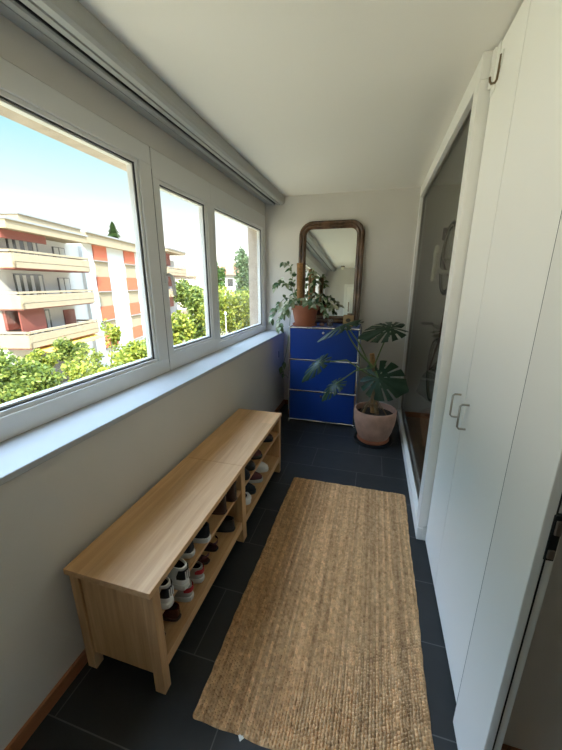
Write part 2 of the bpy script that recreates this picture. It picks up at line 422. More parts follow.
b = MB(); b.box(1.532, 1.552, .735, .746, .955, 1.075, .002); sp = b.build('strike_plate', 'black', dr)
b = MB(); b.box(1.538, 1.551, .731, .737, 1.025, 1.062, .002); b.box(1.536, 1.550, .731, .737, .962, .985, .002); b.build('latch_keeper', 'steel', sp)

# wardrobe
wr = thing('wardrobe', 'tall white built-in wardrobe with two flat doors beside the glazed partition', 'wardrobe', (1.83, 1.44, 0))
b = MB(); b.box(1.585, 2.1, 1.008, 1.866, .0, ZC - .004); b.box(1.556, 1.569, .962, .968, 0, ZC - .004); b.box(1.556, 1.585, 1.861, 1.866, 0, ZC - .004); b.build('body', 'lam', wr)
DX = 1.536
HB = {}
for (y0, y1, hy) in ((1.5195, 1.862, 1.588), (.962, 1.5140, 1.447)):
    d = MB().box(DX, DX + .019, y0, y1, .012, ZC - .012, .0012).build('door', 'lam', wr)
    h = MB().tube([(DX + .002, hy, .955), (DX - .026, hy, .955), (DX - .034, hy, .963), (DX - .034, hy, 1.057), (DX - .026, hy, 1.065), (DX + .002, hy, 1.065)], .0045, 10)
    h.build('handle', 'steel', d, smooth=True)
MB().box(1.560, 1.60, 1.01, 1.866, 0, .01).build('plinth', 'lam', wr)

# coat hook over the wardrobe's top
hk = thing('coat_hook', 'small white plate with a thin brown hook high on the white wardrobe corner', 'hook', (DX, 1.80, 2.35))
MB().box(DX - .004, DX, 1.80, 1.862, 2.33, ZC - .006, .0015).box(DX - .016, DX - .002, 1.835, 1.864, 2.36, ZC - .01, .003).build('back_plate', 'trimw', hk)
hw = [(DX - .006, 1.760, 2.430), (DX - .008, 1.758, 2.37), (DX - .010, 1.756, 2.345), (DX - .016, 1.754, 2.334), (DX - .030, 1.748, 2.330), (DX - .036, 1.746, 2.338), (DX - .038, 1.746, 2.352)]
MB().tube(hw, .0045, 8).build('hook', 'bronze', hk, smooth=True)
MB().box(DX - .005, DX, 1.745, 1.80, 2.39, 2.44, .002).build('hook_base', 'trimw', hk)

# wall behind the camera, met in the mirror
d2 = sroot('door_2', (.78, -1.3, 0))
MB().box(.38, 1.18, -1.3, -1.275, 0, 2.02, .003).build('door_leaf', 'lam', d2)
b = MB(); b.box(.31, .38, -1.3, -1.27, 0, 2.09, .003); b.box(1.18, 1.25, -1.3, -1.27, 0, 2.09, .003); b.box(.38, 1.18, -1.3, -1.27, 2.02, 2.09, .003)
b.build('door_casing', 'trimw', d2)
MB().tube([(.45, -1.275, 1.62), (.45, -1.225, 1.62), (.45, -1.225, 1.38), (.45, -1.275, 1.38)], .012, 8).build('door_handle', 'bronze', d2, smooth=True)
cl = thing('ceiling_lamp', 'small round brown lamp on the ceiling, seen only in the mirror', 'lamp', (.27, -.95, ZC))
MB().lathe([(0, 0), (.05, 0), (.05, -.02), (.035, -.03), (0, -.03)], (.27, -.95, ZC), 20).build('lamp_base', 'bronze', cl, smooth=True)
MB().lathe([(0, -.03), (.035, -.03), (.045, -.06), (.03, -.085), (0, -.09)], (.27, -.95, ZC), 20).build('lamp_shade', 'wtape', cl, smooth=True)

# socket on the back wall
so = thing('wall_socket', 'white wall socket low on the back wall left of the blue cabinet', 'socket', (.16, L, .78))
MB().box(.125, .205, L - .01, L, .74, .82, .004).build('cover_plate', 'trimw', so)
MB().lathe([(0, 0), (.017, 0), (.017, .004), (.012, .004), (.012, .001), (0, .001)], (0, 0, 0), 16).build('socket_face', 'trimw', so, world=False)
so.children[-1].rotation_euler = (PI / 2, 0, 0); so.children[-1].location = (.005, -.011, 0)
sl = thing('cable_outlet', 'narrow black slot in the low wall under the window board at the far corner', 'outlet', (WX, 3.70, .73))
MB().box(WX, WX + .004, 3.685, 3.735, .66, .80, .0015).build('cover', 'wall', sl)
MB().box(WX + .003, WX + .006, 3.70, 3.722, .69, .77).build('slot', 'black', sl)

# ------------------------------------------------------------------ rug
def rug():
    x0, x1, y0, y1 = .580, 1.432, .700, 2.325
    rj = random.Random(11); RJ = [rj.random() for _ in range(97)]
    nx, ny = 350, 640
    bm = bmesh.new(); V = []
    rows = 70; cols = 124                     # ropes along the rug, stitches across
    for j in range(ny + 1):
        v = j / ny; row = []
        for i in range(nx + 1):
            u = i / nx
            rib = u * rows; k = int(rib); fr = rib - k
            st = (v * cols + (.35 if k % 2 else 0)) % 1
            jj = RJ[(k * 31 + int(v * cols + (.35 if k % 2 else 0)) * 17) % 97]
            z = .0008 + (.0115 + .004 * jj) * (.35 + .65 * abs(math.sin(PI * fr)) ** .7) * (abs(math.sin(PI * st)) ** .75)
            edge = min(u, 1 - u, 1)*(x1 - x0); ev = min(v, 1 - v)*(y1 - y0)
            ed = min(edge, ev)
            if ed < .012: z *= .3 + .7 * ed / .012
            cr = .018
            x = x0 + u * (x1 - x0); y = y0 + v * (y1 - y0)
            # rounded corners
            dx = max(0, cr - min(x - x0, x1 - x)); dy = max(0, cr - min(y - y0, y1 - y))
            if dx > 0 and dy > 0:
                dd = math.hypot(dx, dy); mxd = max(dx, dy)
                if dd > 0:
                    f = mxd / dd
                    cx = x0 + cr if x < (x0 + x1) / 2 else x1 - cr; cy = y0 + cr if y < (y0 + y1) / 2 else y1 - cr
                    x = cx + (x - cx) * f; y = cy + (y - cy) * f
            wob = .0022 * math.sin(y * 9 + 1.3 * math.sin(x * 5)) + .0012 * math.sin(y * 61)
            x += wob * (1 if abs(u - .5) > .3 else 0.5); y += .0018 * math.sin(x * 43) + .0012 * math.sin(x * 19)
            # the far end leans slightly outwards, as laid
            x += (v - .0) * .016 * (u * 1.3)
            row.append(bm.verts.new((x, y, z)))
        V.append(row)
    for j in range(ny):
        for i in range(nx): bm.faces.new((V[j][i], V[j][i + 1], V[j + 1][i + 1], V[j + 1][i]))
    # a skirt to the floor
    loop = [V[0][i] for i in range(nx + 1)] + [V[j][nx] for j in range(1, ny + 1)] + [V[ny][i] for i in range(nx - 1, -1, -1)] + [V[j][0] for j in range(ny - 1, 0, -1)]
    low = [bm.verts.new((v.co.x, v.co.y, .0006)) for v in loop]
    for i in range(len(loop)):
        j = (i + 1) % len(loop); bm.faces.new((loop[i], low[i], low[j], loop[j]))
    m = MB(); m.bm.free(); m.bm = bm
    o = m.build('rug', 'jute', smooth=True, angle=80)
    tag(o, 'long tan jute rug with braided ridges lying on the dark tiles', 'rug')
    t = MB(); t.prism([(.760, .712), (.795, .706), (.780, .688)], 'z', .001, .003)
    tg = t.build('care_tag', 'tag', o); tg['label'] = 'small white corner tag'
rug()

# ------------------------------------------------------------------ shoe bench
BX0, BX1, BY0, BY1, BZ = .074, .452, .718, 2.408, .528
bn = thing('shoe_bench', 'long pale wooden shoe bench with two open bays, standing along the window wall', 'bench', (.26, 1.56, 0))
MB().box(BX0, BX1, BY0, 1.5665, BZ - .026, BZ, .002).box(BX0, BX1, 1.5672, BY1, BZ - .026, BZ, .002).build('bench_top', 'bench', bn)
for (y0, y1) in ((.735, .774), (1.547, 1.602), (2.356, 2.395)):
    for (x0, x1) in ((.074, .116), (.402, .447)):
        MB().box(x0, x1, y0, y1, 0, BZ - .026, .002).build('leg', 'benchv', bn)
    MB().box(.116, .402, y0 + .009, y1 - .013, .085, BZ - .026, .001).build('side_panel', 'benchv', bn)
for (y0, y1) in ((.774, 1.547), (1.602, 2.356)):
    MB().box(.09, .440, y0 - .010, y1 + .010, .354, .372, .001).build('shelf', 'bench', bn)
    MB().box(.08, .424, y0 - .010, y1 + .010, .128, .146, .001).build('shelf', 'bench', bn)
    MB().box(.424, .442, y0, y1, .098, .148, .001).build('front_rail', 'bench', bn)

# ------------------------------------------------------------------ shoes
def foot_ring(Ln, w, z, y0, y1, n=28, pinch=1.0):
    pts = []
    for k in range(n):
        a = 2 * PI * k / n
        c, s_ = math.cos(a), math.sin(a)
        sy = .5 - .5 * c
        sy2 = sy
        yy = y0 + (y1 - y0) * sy2
        t = yy / Ln
        base = .80 + .34 * math.exp(-((t - .70) / .22) ** 2) - .13 * math.exp(-((t - .42) / .14) ** 2)
        x = w * base * (1 if s_ >= 0 else -1) * abs(s_) ** .62 * pinch
        pts.append((x, yy, z))
    return pts
def shoe(name, label, loc, rz, upper, sole, group, kind='sneaker', accent=None, laces=None, Ln=.275, w=.043, tiltx=0., toecap=None, h=.088):
    root = thing(name, label, 'shoe', (0, 0, 0), group)
    sh = .028 if kind == 'sneaker' else .014
    MB().rings([foot_ring(Ln, w * .94, 0, .003, Ln - .004), foot_ring(Ln, w * 1.02, .006, -.001, Ln), foot_ring(Ln, w * 1.02, sh - .004, -.002, Ln + .001), foot_ring(Ln, w * .98, sh, .002, Ln - .003)]).build('sole', sole, root, smooth=True)
    if kind == 'sandal':
        MB().rings([foot_ring(Ln, w * .9, sh, .006, Ln - .008), foot_ring(Ln, w * .9, sh + .004, .006, Ln - .008)]).build('footbed', upper, root, smooth=True)
        for yy, hh in ((.10, .06), (.18, .05)):
            MB().rings([[(w * 1.02 * math.cos(a), yy + dy - .1 * 0, sh + hh * math.sin(a)) for a in [PI * k / 14 for k in range(15)]] for dy in (0, .012, .024)], False, False, False).build('strap', upper, root, smooth=True)
        bk = MB().rings([[(w * .85 * math.cos(a), .03 - .028 * math.sin(a), z) for a in [PI * k / 12 for k in range(13)]] for z in (sh + .035, sh + .05)], False, False, False)
        bk.build('strap', upper, root, smooth=True)
    else:
        H = h
        R = [foot_ring(Ln, w * .96, sh - .002, .004, Ln - .005), foot_ring(Ln, w * .97, sh + .012, .002, Ln - .006),
             foot_ring(Ln, w * .92, sh + .024, .003, Ln - .022), foot_ring(Ln, w * .84, sh + .036, .004, Ln * .80),
             foot_ring(Ln, w * .77, sh + .047, .004, Ln * .66), foot_ring(Ln, w * .74, H - .006, .003, Ln * .52),
             foot_ring(Ln, w * .73, H, .004, Ln * .47), foot_ring(Ln, w * .66, H + .001, .010, Ln * .45), foot_ring(Ln, w * .62, H - .012, .013, Ln * .44)]
        if kind == 'boot':
            R = R[:5] + [foot_ring(Ln, w * .80, .10, .004, Ln * .50), foot_ring(Ln, w * .80, H - .004, -.002, Ln * .46), foot_ring(Ln, w * .78, H, 0, Ln * .455), foot_ring(Ln, w * .70, H - .002, .006, Ln * .44), foot_ring(Ln, w * .68, H - .03, .008, Ln * .43)]
        MB().rings(R, True, False).build('upper', upper, root, smooth=True, angle=60)
        MB().rings([foot_ring(Ln, w * .66, H - .014, .010, Ln * .45), foot_ring(Ln, w * .60, sh + .012, .016, Ln * .5)], False, True).build('lining', 'lining', root, smooth=True)
        if laces:
            m = MB()
            for q in range(4):
                t = .50 + .055 * q; z = H - .012 - .011 * q
                m.tube([(-.024, Ln * t, z - .002), (-.008, Ln * t + .004, z + .007), (.010, Ln * (t + .03), z + .006), (.024, Ln * (t + .03), z - .004)], .0032, 6)
            m.build('laces', laces, root, smooth=True)
        if accent:
            def arc(z, o, lo=-1.15, hi=1.15):
                full = foot_ring(Ln, (w * .84 if z > .07 else w * .95) , z, .001 - o, Ln * (.52 if z > .07 else .9), 60)
                sel = [full[k] for k in list(range(60 - 7, 60)) + list(range(0, 8))]
                return [(p[0] * 1.03, p[1] - o, p[2]) for p in sel]
            MB().rings([arc(.056, .002), arc(.070, .002), arc(H - .006, .0015)], False, False, False).build('heel_patch', accent, root, smooth=True)
            if accent == 'bleather':
                m = MB()
                for q in (-1, 0, 1):
                    m.box(q * .009 - .0022, q * .009 + .0022, -.0055, -.0035, .056, H - .014)
                m.build('heel_bars', 'wleather', root)
    if toecap:
        MB().rings([[(p[0] * 1.03, p[1] + .002, p[2]) for p in foot_ring(Ln, w * .97, z, Ln * .80, Ln - o)] for z, o in ((sh, .0), (sh + .013, .002), (sh + .025, .018))], False, True).build('toe_cap', toecap, root, smooth=True)
    root.location = loc; root.rotation_euler = (tiltx, 0, rz)
    return root
OUT = PI / 2           # heel to the room, toe to the wall
U, B = .3735, .1475
g1 = 'white trainers on the upper shelf'
shoe('sneaker', 'white sneaker with black heel patch on upper shelf, beside the black canvas sneakers', (.485, .890, U), OUT - .20, 'wleather', 'rubberw', g1, accent='bleather', laces='wleather', h=.108, w=.0445, Ln=.29)
shoe('sneaker', 'white sneaker with black heel patch, tucked against the near end panel of bench', (.468, .806, U), OUT - .13, 'wleather', 'rubberw', g1, accent='bleather', laces='wleather', h=.108, w=.0445, Ln=.29)
g2 = 'black canvas trainers on the upper shelf'
shoe('sneaker', 'black canvas sneaker with thick white sole, next to the white pair on upper shelf', (.425, 1.042, U), OUT, 'navy', 'rubberw', g2, laces='navy')
shoe('sneaker', 'black canvas sneaker with thick white sole, further from the white pair on upper shelf', (.452, 1.142, U), OUT + .03, 'navy', 'rubberw', g2, laces='navy')
g3 = 'dark brown boots on the upper shelf'
shoe('ankle_boot', 'dark brown ankle boot with pale lace, on upper shelf touching the middle post', (.455, 1.455, U), OUT - .05, 'boot', 'brown', g3, kind='boot', laces='rubberw', h=.118)
shoe('ankle_boot', 'dark brown ankle boot with pale lace, on upper shelf nearer the black canvas sneakers', (.445, 1.345, U), OUT + .05, 'boot', 'brown', g3, kind='boot', laces='rubberw', h=.118)
g4 = 'burgundy shoes on the lower shelf'
shoe('loafer', 'shiny burgundy leather shoe on lower shelf under the overhanging white sneaker', (.410, .922, B), OUT + .04, 'burg', 'brown', g4, kind='low', h=.062, w=.038)
shoe('loafer', 'shiny burgundy leather shoe on lower shelf, half hidden by near front leg', (.392, .832, B), OUT, 'burg', 'brown', g4, kind='low', h=.062, w=.038)
g5 = 'grey trainers with red heels'
shoe('sneaker', 'grey and white sneaker with red heel on lower shelf, beside the burgundy shoe', (.415, 1.018, B), OUT + .03, 'grey', 'rubberw', g5, accent='redf', laces='grey')
shoe('sneaker', 'grey and white sneaker with red heel on lower shelf, beside the dark sandals', (.415, 1.118, B), OUT, 'grey', 'rubberw', g5, accent='redf', laces='grey')
g6 = 'dark sandals on the lower shelf'
shoe('sandal', 'dark brown strappy sandal on lower shelf, next to the red-heeled sneaker', (.392, 1.222, B), OUT, 'maroon', 'brown', g6, kind='sandal', w=.038)
shoe('sandal', 'dark brown strappy sandal on lower shelf, next to the black shoe by middle post', (.396, 1.312, B), OUT, 'maroon', 'brown', g6, kind='sandal', w=.038)
shoe('slip_on_shoe', 'plain black slip-on shoe on lower shelf, standing just before the middle post', (.425, 1.478, B), OUT + .15, 'bleather', 'black', None, kind='low', h=.078, Ln=.27)
INN = -PI / 2          # toe to the room
g7 = 'dark shoes on the far upper shelf'
shoe('trainer', 'black trainer on upper shelf of far bay, first beyond the middle post', (.175, 1.675, U), INN, 'bleather', 'black', g7, laces='grey')
shoe('trainer', 'black trainer on upper shelf of far bay, second beyond the middle post', (.170, 1.785, U), INN, 'bleather', 'black', g7, laces='navy')
shoe('trainer', 'dark maroon shoe on upper shelf of far bay, third beyond the middle post', (.165, 1.935, U), INN, 'maroon', 'black', g7, laces='navy')
shoe('trainer', 'dark brown shoe on upper shelf of far bay, touching the far end panel', (.165, 2.20, U), INN, 'brown', 'black', g7, laces='navy')
g8 = 'shoes on the far lower shelf'
shoe('sneaker', 'black sneaker with white toe cap on far lower shelf, first beyond the middle post', (.155, 1.700, B), INN + .12, 'navy', 'rubberw', g8, laces='rubberw', toecap='rubberw')
shoe('sneaker', 'plain black sneaker with white lace, second on the far lower shelf', (.150, 1.815, B), INN + .12, 'navy', 'black', g8, laces='rubberw')
shoe('sneaker', 'maroon and black sneaker between black and white shoes on far lower shelf', (.150, 1.965, B), INN + .1, 'maroon', 'grey', g8, laces='navy')
shoe('sneaker', 'white sneaker with loose white lace on far lower shelf, next to the maroon one', (.148, 2.105, B), INN + .12, 'wleather', 'rubberw', g8, laces='rubberw')

# ------------------------------------------------------------------ blue cabinet
UX0, UX1, UY0, UY1, UZ = .252, .992, 3.441, 3.945, 1.104
cb = thing('storage_cabinet', 'glossy blue metal cabinet of three drop-front drawers in a chrome tube frame', 'cabinet', ((UX0 + UX1) / 2, 3.63, 0))
zr = [.030, .388, .746, UZ - .006]
tr = .0095
b = MB()
for (x, y) in ((UX0, UY0), (UX1, UY0), (UX0, UY1), (UX1, UY1)):
    b.tube([(x, y, zr[0]), (x, y, zr[3])], tr, 10)
    for z in zr: b.sphere((x, y, z), .0125, 12, 8)
for z in zr:
    for y in (UY0, UY1): b.tube([(UX0, y, z), (UX1, y, z)], tr, 10)
    for x in (UX0, UX1): b.tube([(x, UY0, z), (x, UY1, z)], tr, 10)
b.build('tube_frame', 'chrome', cb, smooth=True)
g = .011
b = MB(); b.box(UX0 + g, UX1 - g, UY0 + .002, UY1, zr[3] - .006, zr[3] + .005)
b.build('top_panel', 'blue', cb)
for x in (UX0, UX1):
    m = MB()
    for a, c_ in zip(zr, zr[1:]): m.box(x - .005, x + .005, UY0 + g, UY1 - g, a + g, c_ - g)
    m.build('side_panel', 'blue', cb)
m = MB()
for a, c_ in zip(zr, zr[1:]): m.box(UX0 + g, UX1 - g, UY1 - .005, UY1 + .005, a + g, c_ - g)
m.build('back_panel', 'blue', cb)
MB().box(UX0 + g, UX1 - g, UY0 + g, UY1 - g, zr[0] - .004, zr[0] + .004).build('bottom_panel', 'blue', cb)
for a, c_ in zip(zr, zr[1:]):
    d = MB().box(UX0 + g, UX1 - g, UY0 - .007, UY0 + .010, a + g, c_ - g, .003).build('drawer', 'blue', cb)
    kz = c_ - .045
    k = MB(); k.lathe([(0, 0), (.007, 0), (.006, .010), (.013, .016), (.013, .021), (0, .022)], (0, 0, 0), 20)
    ko = k.build('knob', 'chrome', d, smooth=True, world=False)
    ko.rotation_euler = (PI / 2, 0, 0); ko.location = ((UX0 + UX1) / 2 - cb.location.x, UY0 - .007 - cb.location.y, kz)
for (x, y) in ((UX0, UY0), (UX1, UY0), (UX0, UY1), (UX1, UY1)):
    MB().lathe([(0, 0), (.014, 0), (.014, .008), (.006, .012), (.006, .022)], (x, y, 0), 14).build('foot', 'chrome', cb, smooth=True)

# ------------------------------------------------------------------ mirror
def mirror():
    W, H, R = .735, 1.125, .155
    root = thing('wall_mirror', 'tall mirror with rounded dark walnut frame leaning on the wall above the blue cabinet', 'mirror', (.597, L - .074, UZ))
    def outline(u, y, n=10):
        w = W / 2 - u; top = H - u; bot = u; rt = max(R - u, .012); rb = max(.03 - u, .006)
        pts = []
        for cx, cz, r, a0 in ((w - rt, top - rt, rt, 0), (-w + rt, top - rt, rt, PI / 2), (-w + rb, bot + rb, rb, PI), (w - rb, bot + rb, rb, 1.5 * PI)):
            for k in range(n + 1):
                a = a0 + PI / 2 * k / n; pts.append((cx + r * math.cos(a), y, cz + r * math.sin(a)))
        return pts
    # y local: 0 is the back, negative comes forward
    prof = [(0.004, 0), (0, -.012), (.004, -.026), (.014, -.036), (.026, -.040), (.036, -.036), (.042, -.028), (.050, -.028), (.056, -.033), (.063, -.033), (.070, -.026), (.076, -.018), (.082, -.018), (.086, -.012), (.086, -.004)]
    rg = [outline(u, y) for u, y in prof]
    rg.append(outline(.086, 0)); 
    MB().rings(rg + [rg[0]], False, False).build('mirror_frame', 'mframe', root, smooth=True, world=False, angle=50)
    MB().rings([outline(.08, -.010), outline(.08, -.004)]).build('mirror_glass', 'mirror', root, world=False)
    root.rotation_euler = (-math.radians(3.05), 0, 0)
    return root
mir = mirror()

# small things on the cabinet top
ch = thing('candle_holder', 'small clear glass candle holder on the cabinet before the mirror', 'candle holder', (.665, 3.60, UZ))
MB().lathe([(0, 0), (.028, 0), (.034, .01), (.036, .075), (.033, .075), (.031, .012), (0, .010)], (.665, 3.60, UZ), 24).build('glass_cup', 'clear', ch, smooth=True)
MB().lathe([(0, .011), (.022, .011), (.022, .03), (0, .03)], (.665, 3.60, UZ), 20).build('candle', 'rubberw', ch, smooth=True)
bxr = thing('wooden_block', 'square tan wooden block with a dark round mark at the mirror foot', 'block', (.862, 3.62, UZ))
MB().box(.805, .915, 3.60, 3.64, UZ, UZ + .125, .004).build('block', 'boxwood', bxr)
MB().rings([[(.860 + r * math.cos(2 * PI * k / 20), y, UZ + .07 + r * .8 * math.sin(2 * PI * k / 20)) for k in range(20)] for r, y in ((.026, 3.6005), (.026, 3.599))]).build('mark', 'darkp', bxr)
tag(MB().sphere((.575, 3.60, UZ + .018), .03, 14, 8, (1, .7, .6)).build('pebble', 'pinkstone', smooth=True), 'small pinkish stone between the ivy pot and the candle holder', 'stone')

# ------------------------------------------------------------------ potted climbers
def leaf_into(bm, base, dirv, up, ln, wd, fold=.25, droop=.3, n=5):
    d = Vector(dirv).normalized(); s = d.cross(Vector(up));
    s = s.normalized() if s.length > 1e-4 else d.orthogonal().normalized()
    nrm = s.cross(d)
    prof = [0, .62, 1., .92, .55, 0]
    rows = []
    for k in range(n + 1):
        t = k / n; w = prof[k] * wd * .5
        c = Vector(base) + d * (ln * t) - nrm * 0 + Vector((0, 0, -droop * ln * t * t))
        rows.append((bm.verts.new(c - s * w + nrm * w * fold), bm.verts.new(c), bm.verts.new(c + s * w + nrm * w * fold)) if 0 < k < n else (bm.verts.new(c),))
    for a, b_ in zip(rows, rows[1:]):
        if len(a) == 1: bm.faces.new((a[0], b_[0], b_[1])); bm.faces.new((a[0], b_[1], b_[2]))
        elif len(b_) == 1: bm.faces.new((a[0], b_[0], a[1])); bm.faces.new((a[1], b_[0], a[2]))
        else:
            bm.faces.new((a[0], b_[0], b_[1], a[1])); bm.faces.new((a[1], b_[1], b_[2], a[2]))

def ivy():
    rnd = random.Random(3)
    cx, cy, z0 = .385, 3.60, UZ
    root = thing('potted_pothos', 'trailing variegated climber with coir poles in a red-brown pot on the blue cabinet', 'potted plant', (cx, cy, z0))
    MB().lathe([(0, .002), (.135, .002), (.138, .024), (.132, .024), (.128, .010), (0, .010)], (cx, cy, z0), 36).build('saucer', 'terra2', root, smooth=True)
    MB().lathe([(0, .011), (.108, .011), (.140, .170), (.148, .172), (.153, .222), (.146, .224), (.140, .185), (0, .185)], (cx, cy, z0), 40).build('pot', 'terra2', root, smooth=True)
    MB().lathe([(0, .206), (.143, .202)], (cx, cy, z0), 30).build('soil', 'soil', root)
    MB().tube([(cx - .055, cy - .02, z0 + .19), (cx - .060, cy - .02, z0 + .42), (cx - .062, cy - .02, z0 + .66)], .034, 16).build('moss_pole', 'coir', root, smooth=True)
    MB().tube([(cx + .075, cy + .03, z0 + .19), (cx + .08, cy + .03, z0 + .55)], .026, 12).build('moss_pole', 'bark', root, smooth=True)
    # shoots: each a path; leaves along it
    P = lambda x, y, z: Vector((x, y, z))
    sh = [
        [P(cx - .08, cy, z0 + .2), P(cx - .13, cy - .03, z0 + .45), P(cx - .16, cy - .04, z0 + .62), P(cx - .24, cy - .05, z0 + .66)],
        [P(cx - .09, cy, z0 + .2), P(cx - .16, cy - .02, z0 + .40), P(cx - .25, cy - .05, z0 + .47), P(cx - .32, cy - .06, z0 + .44)],
        [P(cx - .1, cy, z0 + .2), P(cx - .20, cy - .04, z0 + .30), P(cx - .30, cy - .07, z0 + .20), P(cx - .37, cy - .08, z0 + .08)],
        [P(cx - .1, cy - .03, z0 + .2), P(cx - .18, cy - .08, z0 + .26), P(cx - .24, cy - .12, z0 + .12), P(cx - .26, cy - .15, z0 - .01)],
        [P(cx + .05, cy, z0 + .2), P(cx + .12, cy - .05, z0 + .31), P(cx + .22, cy - .04, z0 + .31), P(cx + .30, cy - .03, z0 + .22)],
        [P(cx, cy - .05, z0 + .21), P(cx + .02, cy - .12, z0 + .27), P(cx + .06, cy - .16, z0 + .27), P(cx + .10, cy - .17, z0 + .22)],
        [P(cx - .05, cy - .05, z0 + .21), P(cx - .08, cy - .12, z0 + .29), P(cx - .13, cy - .15, z0 + .25), P(cx - .17, cy - .16, z0 + .17)],
        [P(cx + .06, cy, z0 + .2), P(cx + .08, cy + .0, z0 + .38), P(cx + .10, cy - .02, z0 + .50), P(cx + .07, cy - .03, z0 + .57)],
        [P(cx + .07, cy, z0 + .2), P(cx + .14, cy + .0, z0 + .26), P(cx + .19, cy - .05, z0 + .22), P(cx + .24, cy - .08, z0 + .14)],
        # the long runner hanging in the corner
        [P(cx - .10, cy, z0 + .2), P(cx - .18, cy + .10, z0 + .18), P(.168, 3.70, z0 - .20), P(.130, 3.66, .66), P(.085, 3.62, .56)],
        [P(.130, 3.66, .66), P(.12, 3.68, .50), P(.15, 3.70, .47), P(.235, 3.70, .38)],
    ]
    st = MB(); lf = bmesh.new()
    def spline(p, n=16):
        out = []
        m = len(p) - 1
        for i in range(m):
            a, b_, c, d = p[max(i - 1, 0)], p[i], p[i + 1], p[min(i + 2, m)]
            for k in range(n // m + 1):
                t = k / (n // m + 1)
                out.append(.5 * ((2 * b_) + (c - a) * t + (2 * a - 5 * b_ + 4 * c - d) * t * t + (3 * b_ - a - 3 * c + d) * t ** 3))
        out.append(p[-1]); return out
    for si, s_ in enumerate(sh):
        q = spline(s_); st.tube(q, .003, 5)
        long = si >= 9
        for i in range(2, len(q), 1):
            if long and i not in ((15, 17) if si == 9 else (5, 6)): continue
            if not long and rnd.random() < .05: continue
            tang = (q[i] - q[i - 1]).normalized()
            dr = (tang * .5 + Vector((rnd.uniform(-1, 1), rnd.uniform(-1, .3), rnd.uniform(-.7, .5)))).normalized()
            ln = rnd.uniform(.045, .085)
            leaf_into(lf, q[i], dr, (rnd.uniform(-.4, .4), -.6, .7), ln, ln * .62, .25, .35)
            if not long and i % 2 == 0:
                dr = Vector((rnd.uniform(-1, 1), rnd.uniform(-1, .3), rnd.uniform(-.9, .6))).normalized()
                leaf_into(lf, q[i], dr, (rnd.uniform(-.4, .4), -.6, .7), ln * .9, ln * .55, .25, .35)
    st.build('vines', 'stem', root, smooth=True)
    m = MB(); m.bm.free(); m.bm = lf
    me = m.build('foliage', 'pothos', root)
ivy()

# ------------------------------------------------------------------ monstera
def monstera_leaf(c, tip, normal, size, wratio=.95, droop=.18, seed=0, hole=True):
    rnd = random.Random(seed)
    bm = bmesh.new(); nt_, nr = 108, 9
    d = (Vector(tip) - Vector(c)).normalized(); n = Vector(normal); n = (n - d * n.dot(d)).normalized(); s = d.cross(n)
    notch = []
    for side in (1, -1):
        for k in range(5): notch.append((side * (28 + 27 * k + rnd.uniform(-4, 4)), rnd.uniform(.38, .55), 3.6 + 1.0 * k * .6))
    V = {}
    def P(th, rr):
        a = abs(math.degrees(th))
        # heart-like reach, measured from the stalk joint
        R = 1.0 - .42 * (a / 180) ** 1.15
        if a > 150: R *= 1 - .55 * ((a - 150) / 30) ** 1.5
        R *= 1 - .12 * math.exp(-((a - 0) / 9) ** 2) * -1
        x = math.sin(th) * R * rr * wratio * .92; y = math.cos(th) * R * rr
        cup = -.10 * abs(x) ** 1.3 - droop * (max(y, 0) ** 2) - .10 * rr * rr
        rip = .012 * math.sin(th * 14) * rr
        return Vector(c) + (s * x + d * y + n * (cup + rip)) * size
    for j in range(nr + 1):
        rr = j / nr
        for i in range(nt_ + 1):
            th = math.radians(-172 + 344 * i / nt_)
            V[i, j] = bm.verts.new(P(th, max(rr, .02)))
    for i in range(nt_):
        am = -172 + 344 * (i + .5) / nt_
        for j in range(nr):
            rr = (j + .5) / nr; cut = False
            for (na, r0, wd) in notch:
                if rr > r0 and abs(am - na) < wd * (.6 + .7 * (rr - r0)): cut = True
            if hole and .22 < rr < .34 and any(abs(am - na) < 4 for na, _, _ in notch[1::2]): cut = True
            if not cut: bm.faces.new((V[i, j], V[i + 1, j], V[i + 1, j + 1], V[i, j + 1]))
    loose = [v for v in bm.verts if not v.link_faces]
    bmesh.ops.delete(bm, geom=loose, context='VERTS')
    bmesh.ops.solidify(bm, geom=bm.faces[:], thickness=.0016)
    return bm

